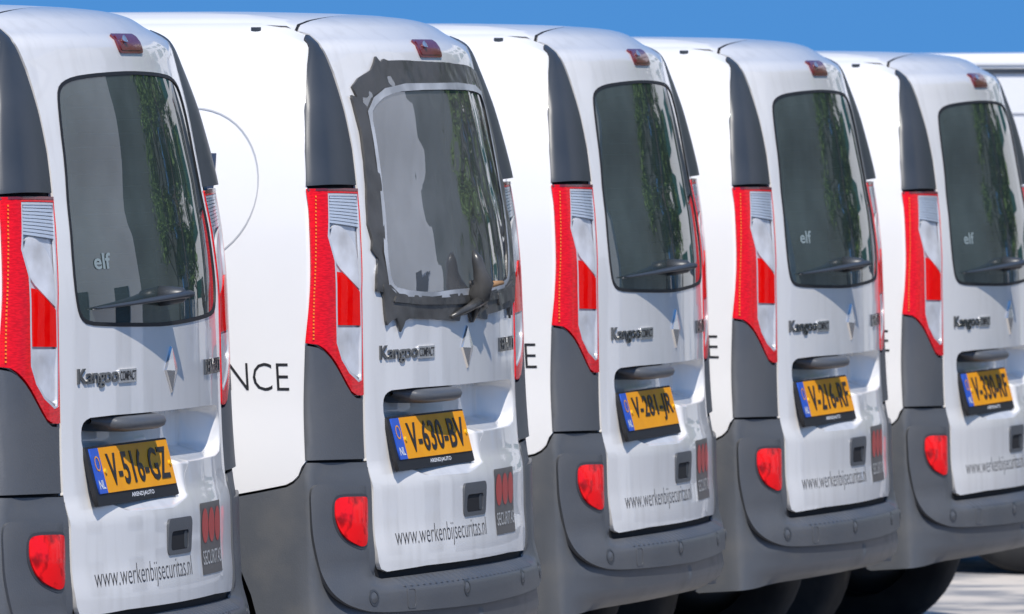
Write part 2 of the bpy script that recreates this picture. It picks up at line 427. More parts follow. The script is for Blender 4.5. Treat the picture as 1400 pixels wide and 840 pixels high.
def recess_depth(p, q):
    if not (-.51 < p < .56 and .66 < q < .90) or not inside(RECESS, p, q): return 0.0
    d = math.sqrt(float(((RA[:, 0]-p)**2 + (RA[:, 1]-q)**2).min()))
    a = .085*min(1, max(0, (q-.672)/(.835-.672))); b = .085*min(1, max(0, (q-.769)/(.80-.769)))
    w = sstep(.108, .122, p)
    return (a*(1-w) + b*w) * sstep(0, .009, d) * sstep(0, .085, .556-p)
TRIM = [(-0.564,1.7819),(-0.547,1.7791),(-0.563,1.76),(-0.576,1.7341),(-0.559,1.67),(-0.55,1.57),(-0.547,1.481),(-0.557,1.393),(-0.775,1.3947),(-0.749,1.4798),(-0.711,1.5799),(-0.651,1.6902),(-0.599,1.7628)]
LAMP = [(-0.776,1.3887),(-0.554,1.387),(-0.574,1.2839),(-0.595,1.1348),(-0.597,1.0138),(-0.598,0.8858),(-0.613,0.8837),(-0.636,0.8847),(-0.666,0.8947),(-0.689,0.9166),(-0.713,0.9406),(-0.734,0.9635),(-0.756,0.9835),(-0.779,1.0004),(-0.799,1.0112),(-0.828,1.0168),(-0.805,1.1792),(-0.791,1.2995)]
CLEAR = [(-0.714,1.3749),(-0.561,1.3729),(-0.579,1.2839),(-0.6,1.1348),(-0.601,1.0138),(-0.606,0.9218),(-0.625,0.9177),(-0.676,0.9417),(-0.711,0.9746),(-0.731,1.0145),(-0.729,1.0996),(-0.724,1.2117),(-0.736,1.2527),(-0.741,1.2717)]
RIBS = [(-0.705,1.3689),(-0.567,1.3669),(-0.578,1.2909),(-0.726,1.3028)]
SWOOSH = [(-0.716,1.2998),(-0.679,1.2958),(-0.656,1.2858),(-0.63,1.2688),(-0.61,1.2448),(-0.605,1.1998),(-0.604,1.1418),(-0.622,1.1498),(-0.647,1.1627),(-0.673,1.1797),(-0.7,1.1977),(-0.722,1.2257),(-0.732,1.2597)]
REDBLK = [(-0.717,1.1866),(-0.691,1.1837),(-0.67,1.1717),(-0.635,1.1517),(-0.605,1.1358),(-0.604,1.0548),(-0.726,1.0586)]
CLRBOT = [(-0.726,1.0525),(-0.604,1.0498),(-0.61,0.9258),(-0.663,0.9447),(-0.697,0.9746),(-0.72,0.9996)]
QUARTER = [(-0.829,1.0117),(-0.799,1.0062),(-0.779,0.9954),(-0.756,0.9785),(-0.735,0.9585),(-0.713,0.9356),(-0.689,0.9116),(-0.662,0.8897),(-0.637,0.8797),(-0.613,0.8787),(-0.598,0.8788),(-0.606,0.7298),(-0.853,0.7346)]
SIDE_EDGE = [(-0.861,0.7174),(-0.873,0.6964),(-0.89,0.6824),(-0.909,0.6734),(-0.976,0.6603),(-1.041,0.6483)]
BUMP_L = [(0,.440),(-.555,.437),(-.586,.445),(-.600,.47),(-.604,.56),(-.606,.664),(-0.734,0.67),(-0.83,0.677),(-0.847,0.673),(-0.854,0.658),(-0.854,0.612),(-0.852,0.545),(-0.843,0.489),(-0.822,0.435),(-0.801,0.407),(-0.764,0.384),(-0.709,0.369),(-0.641,0.358),(-0.429,0.353),(0,0.349)]
BUMPER = mirror_close(BUMP_L[:6] + chaikin(BUMP_L[6:], 2, False))
FOG = chaikin([(-0.782,0.624),(-0.776,0.638),(-0.758,0.644),(-0.701,0.643),(-0.645,0.641),(-0.628,0.635),(-0.631,0.577),(-0.642,0.525),(-0.67,0.519),(-0.696,0.524),(-0.736,0.538),(-0.762,0.557),(-0.781,0.588)], 2)
def tab(xs, ys): return lambda x: float(np.interp(x, xs, ys))
tb_mid = tab([.30,.395,.405,.413,.421,.430,.440],[.030,.031,.030,.027,.020,.006,-.010])
tL = tab([1.3947,1.4798,1.5799,1.6902,1.7628,1.7819],[-.775,-.749,-.711,-.651,-.599,-.564]); tR = tab([1.393,1.481,1.57,1.67,1.734,1.76,1.779],[-.557,-.547,-.55,-.559,-.576,-.563,-.547])
def bul(s, k): return math.sin(pi/2*s/k) if s < k else math.cos(pi/2*(s-k)/(1-k))
def trim_off(p, q):
    a, b = tL(q), tR(q); s = min(1, max(0, (p-a)/max(.01, b-a))); return .002 + .10*(b-a)*bul(s, .30)
lL = tab([1.0168,1.1792,1.2995,1.3887],[-.828,-.805,-.791,-.776]); lR = tab([.886,1.135,1.284,1.387],[-.598,-.595,-.574,-.554])
def lamp_off(d):
    def f(p, q):
        a, b = lL(q), lR(q); s = min(1, max(0, (p-a)/(b-a))); return d + .045*(b-a)*bul(s, .28)
    return f
qL = tab([.7346,1.0117],[-.853,-.829]); qR = tab([.7298,.8788],[-.606,-.598])
def quarter_off(p, q):
    a, b = qL(q), qR(q); s = min(1, max(0, (p-a)/(b-a))); return .001 + .055*(b-a)*bul(s, .30)
def bump_off(p, q):
    a = abs(p); c = sstep(.55, .68, a)
    cor = .012 + .017*sstep(.48, .39, q)*(1-.65*sstep(.74, .88, a))
    if c <= 0: return tb_mid(q)
    return tb_mid(q)*(1-c) + cor*c
tb_val = tab([.255,.268,.285,.300,.315,.325,.345,.37,.44],[-.03,.004,.016,.021,.023,.016,.019,.019,-.02])
def clad_off(p, q):
    c = max(sstep(.66, .86, abs(p)), sstep(.42, .46, q)); return tb_val(q)*(1-c) + .005*c
def pane_pos(d): return off(d)
tail_f = off(lambda p, q: .002 - recess_depth(p, q))
PL = [np.array(v) for v in ((-.493,.2115,.828),(.096,.2115,.8285),(.094,.178,.699),(-.493,.178,.6975))]   # plate frame: TL TR BR BL
PLN = np.cross(PL[1]-PL[0], PL[0]-PL[3]); PLN /= np.linalg.norm(PLN)
def plate_f(d):
    def f(s, t):
        return (PL[3]*(1-s)+PL[2]*s)*(1-t) + (PL[0]*(1-s)+PL[1]*s)*t + PLN*d
    return f

# ------------------------------------------------------------------ one van with all its parts
RHO = radians(.6)
def new_part(name, root):
    return link(bpy.data.objects.new(name, None), root)
HALF = {}
def build_van_shared(root):
    """parts that every van of the row has in common"""
    # --- sides
    arch = lambda cy, R, a0, a1, n=14: [(cy + R*cos(radians(a0+(a1-a0)*i/n)), .27 + R*sin(radians(a0+(a1-a0)*i/n))) for i in range(n+1)]
    seam = [(-0.412,1.8585),(-0.441,1.8515),(-0.525,1.8265),(-0.5655,1.8035),(-0.5535,1.7925),(-0.558,1.785),(-0.598,1.7637),(-0.649,1.6902),(-0.709,1.5799),(-0.746,1.4798),(-0.771,1.3947),(-0.789,1.2995),(-0.803,1.1792),(-0.825,1.0157),(-0.85,0.7345)]
    low = [(p-.003, q+.003) for p, q in SIDE_EDGE]
    fw = [side_pq(y, max(q, .21)) for y, q in [(.53,.655)] + arch(.83,.425,118,-2) + [(2.77,.255)] + arch(3.2,.41,182,-2) + [(3.66,.25),(3.86,.27),(3.93,.50),(3.88,.76),(3.62,.95),(3.1,1.07),(2.75,1.38),(2.38,1.72),(2.25,1.80),(2.15,1.8585)]]
    side_out = seam + low + fw
    near = [(p - d, q) for d in (.006,.012,.018,.025,.032,.04,.05,.065,.08) for p, q in densify(seam, .02, False) if .75 < q < 1.77]
    for m in (False, True):
        sd = patch('side_panel', side_out, off(-.001), MT['side_white'], root, res=.055, thick=.012, mirror=m, edge=.02, extra=[e for e in near if inside(side_out, *e)])
        win = [side_pq(y, q) for y, q in ((2.02,1.16),(2.02,1.60),(2.36,1.60),(2.72,1.30),(2.80,1.16))]
        patch('door_window', win, off(.003), MT['glass'], sd, res=.08, mirror=m)
        if not m:
            lettering('side_lettering', 'NCE', off(.0), (side_pq(.504,.93)[0], side_pq(.350,.93)[0], .902, .969), MT['ink'], sd, bold=-.011)
            cy, cz = .633, 1.395
            ring = [(cy+.190*cos(2*pi*i/48), cz+.190*sin(2*pi*i/48)) for i in range(48)]; rin = [(cy+.1865*cos(2*pi*i/48), cz+.1865*sin(2*pi*i/48)) for i in range(48)]
            patch('decal_ring', [side_pq(*a) for a in ring], off(.0012), MT['ring'], sd, holes=[[side_pq(*a) for a in rin]], res=.04, rim=False)
            patch('decal_square', [side_pq(*a) for a in ((.560,1.375),(.72,1.375),(.72,1.474),(.560,1.474))], off(.0012), MT['decal_blue'], sd, res=.05, rim=False)
        # lower corner cladding, wheel arch and sill
        cl = [(0,.40),(-.45,.40),(-.60,.42),(-.604,.56),(-.606,.655),(-.606,.722),(-.74,.726),(-.850,.729),(-.858,.7155)] + [(p, q-.003) for p, q in SIDE_EDGE[1:]] + \
             [side_pq(y, max(q, .2)) for y, q in [(.53,.650)] + arch(.83,.418,121,184,8) + [(.40,.235)]] + [(-.83,.245),(-.60,.255),(0,.262)]
        patch('corner_cladding', cl, off(clad_off), MT['clad_low'], root, res=.03, mirror=m)
        band = [side_pq(y, max(q, .205)) for y, q in arch(.83,.412,118,-4) + [(2.80,.24)] + arch(3.2,.405,184,-4) + [(3.66,.42)] + arch(3.2,.48,20,160) + [(2.70,.40),(1.35,.40)] + arch(.83,.48,15,112)]
        patch('arch_trim', band, off(.006), MT['clad'], root, res=.05, mirror=m)
    # --- roof (a sheet over the top of the slices)
    rq = np.linspace(1.60, QMAX - .001, 70); rr = [row(q) for q in rq]
    def roof_z(x, y):
        a = abs(x); pv = None
        for (P, X, Y, z) in rr:
            yb = np.interp(min(a, X[-1]), X[:-1], Y[:-1]); f = min(y - yb, (X[-1]-a)*4)
            if f < 0:
                return z if pv is None else pv[1] + (z-pv[1])*pv[0]/(pv[0]-f)
            pv = (f, z)
        return pv[1]
    jp = [Mp(p, q) for p, q in TG_L[21:]]
    jx = [-v[0] for v in jp][::-1]; jy = [v[1] for v in jp][::-1]
    xs = np.linspace(-.545, .545, 43); ys = np.linspace(0, 1, 22)
    V = []; Fc = []
    for t in ys:
        for x in xs:
            y0 = float(np.interp(abs(x), jx, jy)) - .012; y = y0 + (2.26-y0)*t**1.5
            rib = .007*math.exp(-((abs(x)-.40)/.035)**2)*sstep(.55, .75, y) + .012*math.exp(-((abs(x)-.495)/.012)**2)*sstep(.44, .60, y)
            V.append((x, y, roof_z(x, y) - .003*(1-sstep(0, .12, t)) - .004*sstep(.515, .535, abs(x)) + rib))
    nx = len(xs)
    for j in range(len(ys)-1):
        for i in range(nx-1): Fc.append((j*nx+i, j*nx+i+1, (j+1)*nx+i+1, (j+1)*nx+i))
    rf = mesh_obj('roof', V, Fc, MT['side_white'], root)
    for s in (-1, 1):
        for y in (.515, 1.5):
            c = [(s*.575+.004*cos(a), y+.013*sin(a), roof_z(s*.575, y)+.006) for a in (2*pi*i/14 for i in range(14))]
            c2 = [(x, y_, z-.02) for x, y_, z in c]
            mesh_obj('roof_plug', c+c2, [tuple(range(14))]+[(i, (i+1) % 14, 14+(i+1) % 14, 14+i) for i in range(14)], MT['trim'], rf, False)
    # --- front end
    def front(name, prof, material, parent, bow):
        V = []; Fc = []; n = 13
        for y, q in prof:
            w = abs(Mp(*side_pq(y, min(max(q, .205), 1.80)))[0]); z = fz(min(max(q, .205), 1.80))
            for i in range(n):
                u = -1 + 2*i/(n-1); V.append((u*w, y + bow*(1-u*u), z + .03*(1-u*u)*(1 if q > 1.0 else 0)))
        for j in range(len(prof)-1):
            for i in range(n-1): Fc.append((j*n+i, j*n+i+1, (j+1)*n+i+1, (j+1)*n+i))
        return mesh_obj(name, V, Fc, material, parent)
    front('windscreen', [(2.25,1.80),(2.38,1.72),(2.75,1.38),(3.1,1.07)], MT['glass'], root, .10)
    front('bonnet', [(3.1,1.07),(3.35,1.02),(3.62,.95),(3.80,.86),(3.88,.76)], MT['side_white'], root, .10)
    fb = front('front_bumper', [(3.88,.76),(3.91,.62),(3.93,.50),(3.92,.40),(3.86,.27)], MT['clad'], root, .11)
    for s in (-1, 1):
        mesh_obj('headlight', [(s*a, y, z) for a, y, z in ((.40,3.99,.70),(.62,3.93,.72),(.66,3.86,.88),(.52,3.91,.84),(.42,3.97,.80))], [tuple(range(5)) if s < 0 else tuple(range(5))[::-1]], MT['reflector'], root, False)
        box_obj('door_mirror', (min(s*.80, s*.95), 2.68, 1.10), (max(s*.80, s*.95), 2.80, 1.28), MT['trim'], root, .03)
    # --- underside and wheels
    bm = bmesh.new(); bm_box(bm, (-.60,.40,.275), (.60,3.75,.50)); bm_box(bm, (-.81,1.36,.24), (.81,2.74,.46)); bm_box(bm, (-.80,.50,.48), (.80,3.7,.60))
    bm_obj('underbody', bm, MT['gap'], root)
    for cy in (.83, 3.2):
        for s in (-1, 1):
            wh = new_part('wheel', root)
            prof = [(-.095,.20),(-.10,.235),(-.098,.285),(-.085,.308),(-.06,.318),(0,.321),(.06,.318),(.085,.308),(.098,.285),(.10,.235),(.095,.20)]
            lathe_x('tyre', prof, s*.705, cy, .270, MT['tyre'], wh)
            lathe_x('rim', [(s*.085,.20),(s*.07,.19),(s*.05,.13),(s*.075,.07),(s*.075,.0)], s*.705, cy, .270, MT['rim'], wh)
            well = [(y, z) for y, z in arch(cy, .43, 185, -5, 20)]
            V = [(s*.61, y, z) for y, z in well] + [(s*.83, y, z) for y, z in well] + [(s*.61, cy, .27)]
            n = len(well); Fc = [(i, i+1, n+i+1, n+i) for i in range(n-1)] + [(i, i+1, 2*n) for i in range(n-1)]
            mesh_obj('wheel_well', V, Fc, MT['gap'], root)
    # --- load space behind the rear window
    ll = [(-.60,.34,.55),(.60,.34,.55),(.56,.42,1.69),(-.56,.42,1.69),(-.60,1.9,.55),(.60,1.9,.55),(.58,1.9,1.70),(-.58,1.9,1.70)]
    mesh_obj('load_space_lining', ll, [(0,1,5,4),(1,2,6,5),(2,3,7,6),(3,0,4,7),(4,5,6,7)], MT['lining'], root, False)
    box_obj('cargo_shelf', (-.58,.62,.58), (-.28,1.70,1.22), MT['lining'], root, .02)
    # --- dark sheet metal seen in the gaps between the rear panels
    fr = [(-.60,1.788),(-.655,1.70),(-.715,1.58),(-.78,1.40),(-.82,1.2),(-.835,1.0),(-.86,.73),(-.86,.44),(0,.42)]
    patch('rear_frame', mirror_close([(0,1.80)] + fr), off(-.012), MT['gap'], root, holes=[WINDOW, inset(RECESS, -.012)], res=.05)
    # --- rear corner trims, lamps, quarter panels
    for m in (False, True):
        strip('pillar_trim', off(trim_off), tL, tR, 1.3947, 1.7815, MT['trim'], root, m)
        lm = patch('tail_light', inset(LAMP, .001), off(lamp_off(-.006)), MT['silver'], root, res=.03, mirror=m)
        patch('red_lens', inset(LAMP, .0015), off(lamp_off(.004)), MT['red'], lm, holes=[inset(CLEAR, -.001)], res=.016, mirror=m, edge=.008, thick=.008)
        # a darker cap line at the top of the lens and the row of small orange diodes
        patch('lens_cap', [(-.7735,1.3875),(-.558,1.386),(-.560,1.380),(-.7735,1.3815)], off(lamp_off(.0055)), MT['red_dark'], lm, res=.03, mirror=m)
        dots = [(-0.76,1.3678),(-0.773,1.3147),(-0.782,1.2626),(-0.792,1.1994),(-0.801,1.1392),(-0.807,1.0792),(-0.811,1.0271)]
        dp = densify(dots, .0095, False); V = []; Fc = []
        for p, q in dp:
            i = len(V)
            for a, b in ((-.0019,-.0021),(.0019,-.0021),(.0019,.0021),(-.0019,.0021)):
                v = off(lamp_off(.0058))(p+a, q+b); V.append(((-1 if m else 1)*v[0], v[1], v[2]))
            Fc.append((i, i+1, i+2, i+3) if not m else (i+3, i+2, i+1, i))
        mesh_obj('diode_row', V, Fc, MT['orange'], lm, False)
        edge = inset(CLEAR, .0065)
        patch('lamp_bezel', CLEAR, off(lamp_off(.003)), MT['silver'], lm, holes=[edge], res=.03, mirror=m)
        n = 9
        for i in range(n):      # the ribbed upper reflector
            t0 = i/n; t1 = (i+.78)/n
            L = lambda s, t: (RIBS[0][0]*(1-s)*(1-t)+RIBS[1][0]*s*(1-t)+RIBS[2][0]*s*t+RIBS[3][0]*(1-s)*t, RIBS[0][1]*(1-s)*(1-t)+RIBS[1][1]*s*(1-t)+RIBS[2][1]*s*t+RIBS[3][1]*(1-s)*t)
            patch('reflector_rib', [L(0,t0),L(1,t0),L(1,t1),L(0,t1)], off(lamp_off(.0015)), MT['rib'], lm, res=.06, mirror=m, thick=.004)
        patch('reverse_reflector', chaikin(SWOOSH, 1), off(lambda p, q: lamp_off(.002)(p, q) - .004*sstep(0, .05, q-1.15)*sstep(0, .06, -.60-p)*sstep(0, .06, 1.30-q)), MT['reflector'], lm, res=.014, mirror=m)
        patch('brake_lens', REDBLK, off(lamp_off(.0025)), MT['red_bright'], lm, res=.03, mirror=m)
        patch('indicator_reflector', CLRBOT, off(lambda p, q: lamp_off(.002)(p, q) - .003*sstep(0, .05, 1.05-q)), MT['reflector'], lm, res=.014, mirror=m)
        patch('clear_lens', inset(CLEAR, .0005), off(lamp_off(.0045)), MT['lensclear'], lm, res=.03, mirror=m, rim=False)
        patch('quarter_panel', inset(QUARTER, .001), off(quarter_off), MT['clad'], root, res=.018, mirror=m, edge=.01)
    # --- rear bumper
    bp = patch('rear_bumper', BUMPER, off(bump_off), MT['clad'], root, res=.022, edge=.016, thick=.012, lines=[[(-.60,q),(.60,q)] for q in (.434,.4285,.423,.418,.413,.408,.402)])
    for m in (False,):
        fg = patch('fog_lamp', FOG, off(lambda p, q: bump_off(p, q) + .002 + .009*max(0, 1-((p+.705)/.085)**2)*max(0, 1-((q-.582)/.07)**2)), MT['fog'], bp, res=.016, thick=.006, mirror=m)
        patch('fog_lamp_edge', inset(FOG, -.007), off(lambda p, q: bump_off(p, q) + .0012), MT['trim'], bp, holes=[inset(FOG, .0005)], res=.02, mirror=m)
    bf = off(lambda p, q: bump_off(p, q) + .0015)
    for p in (-.649, -.133, .360, .66):
        patch('parking_sensor', circle(p, .395, .021), bf, MT['trim'], bp, holes=[circle(p, .395, .0155)], res=.02, thick=.003)
        patch('sensor_eye', circle(p, .395, .014), off(lambda a, b, p=p: bump_off(a, b) + .0008 + .004*max(0, 1-((a-p)**2+(b-.395)**2)/.014**2)), MT['clad'], bp, res=.006, thick=.0)
    patch('tow_cover', rrect(-.490,-.445,.361,.412,.008), bf, MT['clad'], bp, holes=[rrect(-.486,-.449,.365,.408,.007)], res=.02, thick=.003)
    V = []; Fc = []
    for k in range(30):       # ribs on the step of the bumper
        p = -.50 + k*.0345; i = len(V)
        for dp_, h in ((-.009,.0),(0,.0045),(.009,.0)):
            for q in (.4365, .431, .424, .416): V.append(off(lambda a, b: bump_off(a, b) + h)(p+dp_+.006*(.43-q)/.01, q))
        for r in range(2):
            for j in range(3): Fc.append((i+r*4+j, i+r*4+j+1, i+(r+1)*4+j+1, i+(r+1)*4+j))
    mesh_obj('step_ribs', V, Fc, MT['clad'], bp)
    # --- tailgate
    tg = patch('tailgate', TAILGATE, off(.002), MT['white'], root, holes=[WINDOW, RECESS], res=.026, edge=.008, thick=.012)
    RD = densify(RECESS, .008); rings = [0, .0012, .0025, .004, .0055, .007, .0085]
    fd = off(lambda p, q: .002 - recess_depth(p, q))
    V = []; Fc = []; n = len(RD); RC = densify(RECESS, .008)
    for d in rings:
        lp = inset(RD, d) if d else RD
        V += [fd(p, q) if d else off(.0015)(p, q) for p, q in lp]
    for r in range(len(rings)-1):
        for k in range(n): Fc.append((r*n+k, r*n+(k+1) % n, (r+1)*n+(k+1) % n, (r+1)*n+k))
    mesh_obj('recess_wall', V, Fc, MT['white'], tg)
    patch('recess_floor', inset(RD, rings[-1]), fd, MT['white'], tg, res=.009, edge=.008, rim=False, ne=.003,
          lines=[[(.108,.80),(.108,.69)], [(.122,.80),(.122,.775)], [(.14,.80),(.46,.80)]])
    J = [(-.562,1.803),(-.52,1.8265),(-.436,1.8515),(-.34,1.8735),(-.217,1.9025),(-.065,1.9345),(0,1.94),(.065,1.9345),(.217,1.9025),(.34,1.8735),(.436,1.8515),(.52,1.8265),(.562,1.803)]
    patch('hinge_seal', [(p, q+.006) for p, q in J] + [(p, q) for p, q in reversed(J)], off(.0006), MT['gap'], tg, res=.03, thick=.004)
    patch('window_seal', inset(WINDOW, -.003), off(.004), MT['black'], tg, holes=[inset(WINDOW, .0055)], res=.02, thick=.01)
    bl = [(p + .04, q) for p, q in rrect(-.090,.090,1.706,1.759,.012)]
    bl = [(p + (-.012 if q > 1.73 else .012)*0, q) for p, q in bl]
    b1 = patch('high_brake_light', bl, off(.006), MT['red_dark'], tg, res=.02, thick=.008)
    patch('brake_light_lens', rrect(-.040,.120,1.712,1.752,.008), off(.0075), MT['red_dark'], tg, res=.03, thick=.002)
    patch('washer_jet', circle(-.005,1.736,.012,12,.008), off(lambda p, q: .010+.006*max(0, 1-((p+.005)/.012)**2)), MT['chrome'], tg, res=.006, thick=.006)
    # chrome lettering, emblem
    tf = off(.002)
    lettering('model_badge', 'Kangoo', tf, (-.515,-.305,.958,1.003), MT['badge'], tg, depth=.004, bold=.014, space=1.0)
    patch('badge_plate', rrect(-.302,-.197,.966,.996,.004), off(.006), MT['chrome'], tg, res=.03, thick=.005)
    lettering('badge_lettering', 'COMPACT', off(.006), (-.296,-.203,.970,.992), MT['ink'], tg, bold=.01)
    lettering('maker_badge', 'RENAULT', tf, (.350,.560,.963,.999), MT['badge'], tg, depth=.004, bold=.014)
    c0 = .045
    def lozenge(a, b, hgt): return [tail_f(c0+dx, .985+dz) + Mn(c0, .985)*hgt for dx, dz in ((0, b), (a, 0), (0, -b), (-a, 0))]
    o0 = lozenge(.046,.054,.0); o1 = lozenge(.043,.051,.005); ap = tail_f(c0-.004, .983) + Mn(c0, .985)*.013
    V = o0 + o1 + [ap]; Fc = []
    for i in range(4): j = (i+1) % 4; Fc += [(i, 4+i, 4+j, j), (4+i, 8, 4+j)]
    mesh_obj('diamond_emblem', V, Fc, MT['chrome'], tg, False)
    # handle in the recess
    V = []; Fc = []; ns = 22; nc = 14
    for i in range(ns+1):
        s = i/ns; x = -.335 + .310*s; e = max(0.0, 1-abs(2*s-1)**5)**.5
        yb = tail_f(x, .88)[1]; yf = Mp(x, .87)[1]-.036
        for k in range(nc):
            a = 2*pi*k/nc; yy = (yb+yf)/2 - (yb-yf)/2*copysign(abs(cos(a))**.7, cos(a)); zz = .8725 + .0185*copysign(abs(sin(a))**.75, sin(a))
            if cos(a) < 0: yy += .03
            V.append((x, (yb+.01)+(yy-(yb+.01))*(.35+.65*e), .889+(zz-.889)*(.45+.55*e)))
    for i in range(ns):
        for k in range(nc): Fc.append((i*nc+k, i*nc+(k+1) % nc, (i+1)*nc+(k+1) % nc, (i+1)*nc+k))
    Fc += [tuple(range(nc)), tuple(ns*nc+k for k in range(nc))[::-1]]
    mesh_obj('grab_handle', V, Fc, MT['clad'], tg)
    # latch
    lo_ = rrect(-.064,.114,.566,.649,.016); li = rrect(-.042,.088,.576,.620,.012)
    patch('latch_bezel', lo_, off(lambda p, q: .005+.003*sstep(.575,.64,q)), MT['clad'], tg, holes=[li], res=.02, thick=.009)
    patch('latch_cup', li, off(lambda p, q: .003), MT['gap'], tg, res=.02, thick=.0)
    patch('latch_lever', rrect(.060,.086,.578,.617,.006), off(.0042), MT['trim'], tg, res=.02, thick=.004)
    # web address and company decal
    lettering('web_address', 'www.werkenbijsecuritas.nl', tf, (-.490,.112,.500,.560), MT['grey_ink'], tg, bold=-.010)
    patch('company_decal', [(.205,.508),(.415,.508),(.415,.672),(.205,.672)], off(.0032), MT['decal'], tg, res=.02, rim=False)
    for k in range(3):
        patch('decal_dot', circle(.244+.066*k, .620, .0315, 20, .040), off(.0042), MT['decal_red'], tg, res=.015, rim=False)
    lettering('decal_lettering', 'SECURITAS', off(.0032), (.215,.405,.530,.563), MT['decal_ink'], tg, bold=.008, lift=.0012)
    # load plate frame
    return tg

def add_window(root, tg):
    gl = patch('rear_window', inset(WINDOW, .006), off(.0015), MT['glass'], root, res=.03, thick=.004)
    patch('frit_band', inset(WINDOW, .006), off(-.0005), MT['black'], gl, holes=[chaikin(inset(WINDOW, .034), 1)], res=.03, rim=False)
    V = []; Fc = []
    for k in range(15):
        q = 1.165 + .030*k; w = float(np.interp(q, [1.15,1.3,1.45,1.6], [.475,.47,.44,.41])); i = len(V)
        for j in range(25):
            p = -w + 2*w*j/24
            for d in (-.0008, .0008): V.append(off(-.0008)(p, q+d))
        for j in range(24): Fc.append((i+2*j, i+2*j+2, i+2*j+3, i+2*j+1))
    mesh_obj('heater_wires', V, Fc, MT['lining'], gl)
    return gl
def add_wiper(root):
    V = []; Fc = []; n = 16
    for i in range(n+1):
        s = i/n; p = -.435 + .435*s; q = 1.135 + .020*s
        h0 = .004; h1 = .016 + .062*s**1.1; w = .0028 + .0050*s
        if s > .93: w *= 1.15; 
        b = Mp(p, q); nn = Mn(p, q); up = np.array([0, 0, 1.0])
        for hh, ww in ((h0, -.35*w), (h1-.012, -w), (h1, -.5*w), (h1, .5*w), (h1-.012, w), (h0, .35*w)): V.append(b + nn*hh + up*ww)
    m = 6
    for i in range(n):
        for k in range(m): Fc.append((i*m+k, i*m+(k+1) % m, (i+1)*m+(k+1) % m, (i+1)*m+k))
    Fc += [tuple(range(m)), tuple(n*m+k for k in range(m))[::-1]]
    w = mesh_obj('wiper', V, Fc, MT['trim'], root)
    b = Mp(-.015, 1.154); nn = Mn(-.015, 1.154)
    tube('wiper_hub', [b - nn*.002, b + nn*.03, b + nn*.055, b + nn*.062], [.024, .021, .017, .009], MT['trim'], w, 14)
    return w
def add_plate(root, text, dealer):
    fr = new_part('licence_plate', root)
    patch('plate_frame', rrect(0, 1, 0, 1, .02, 2), plate_f(.0), MT['black'], fr, res=.2, thick=.010)
    patch('plate_face', rrect(.135, .985, .195, .962, .012, 2), plate_f(.003), MT['yellow'], fr, res=.2, thick=.003)
    patch('country_band', [(.035,.195),(.135,.195),(.135,.962),(.035,.962)], plate_f(.003), MT['blue'], fr, res=.2, thick=.003)
    f = plate_f(.003)
    lettering('plate_lettering', text, f, (.200,.930,.30,.86), MT['ink'], fr, depth=.0015, bold=.012, space=1.05)
    lettering('country_letters', 'NL', f, (.052,.120,.27,.42), MT['white_ink'], fr, bold=.02)
    patch('star_ring', circle(.085, .70, .03, 16, .13), plate_f(.0042), MT['yellow'], fr, holes=[circle(.085, .70, .023, 16, .105)], res=.2, rim=False)
    for s in (.155, .952): patch('screw_cap', circle(s, .56, .011, 10, .045), plate_f(.007), MT['bolt'], fr, res=.2, thick=.005)
    if dealer: lettering('dealer_name', 'AREND)AUTO', plate_f(.0), (.42,.70,.055,.150), MT['white_ink'], fr, bold=.02)
    return fr
def add_sticker(root):
    st = lettering('window_sticker', 'elf', off(.0025), (-.405,-.315,1.222,1.258), MT['sticker'], root, bold=.02)
    return st

# ------------------------------------------------------------------ the row of vans
def copy_tree(o, parent=None):
    c = o.copy(); C.objects.link(c); c.parent = parent
    for ch in list(o.children): copy_tree(ch, c)
    return c
GROUP = 'white delivery vans parked side by side'
VANS = [  # x, y, z, yaw, plate, dealer strip, label
    (-2.1099, .0539, -.0143, .0189, 'V-516-GZ', True, 'white van nearest the camera, at the left edge, with plate V-516-GZ'),
    (0, 0, 0, -.022, 'V-630-BV', True, 'white van with its rear window covered in plastic film and black tape, plate V-630-BV'),
    (2.3892, .1316, .0059, .0337, 'V-281-JR', False, 'white van third in the row, right of the taped one, plate V-281-JR'),
    (4.2771, .1343, -.0048, .0041, 'V-216-RF', True, 'white van fourth in the row, second from the right, with a yellow plate'),
    (6.272, .1459, -.0222, -.0005, 'V-330-RF', True, 'white van fifth and farthest in the row, cut by the right edge')]
proto = link(bpy.data.objects.new('delivery_van', None))
proto_tg = build_van_shared(proto)
roots = [proto] + [copy_tree(proto) for _ in VANS[1:]]
glass0 = wiper0 = stick0 = None
for i, (root, (x, y, z, yaw, plate, dealer, label)) in enumerate(zip(roots, VANS)):
    root.location = (x, y, z); root.rotation_euler = (0, -RHO, yaw)
    tag(root, label, 'van', GROUP)
    add_plate(root, plate, dealer)
    if i == 1: continue
    if glass0 is None:
        glass0 = add_window(root, None); wiper0 = add_wiper(root)
    else:
        copy_tree(glass0, root); copy_tree(wiper0, root)
    if i in (0, 3, 4):
        if stick0 is None: stick0 = add_sticker(root)
        else: copy_tree(stick0, root)

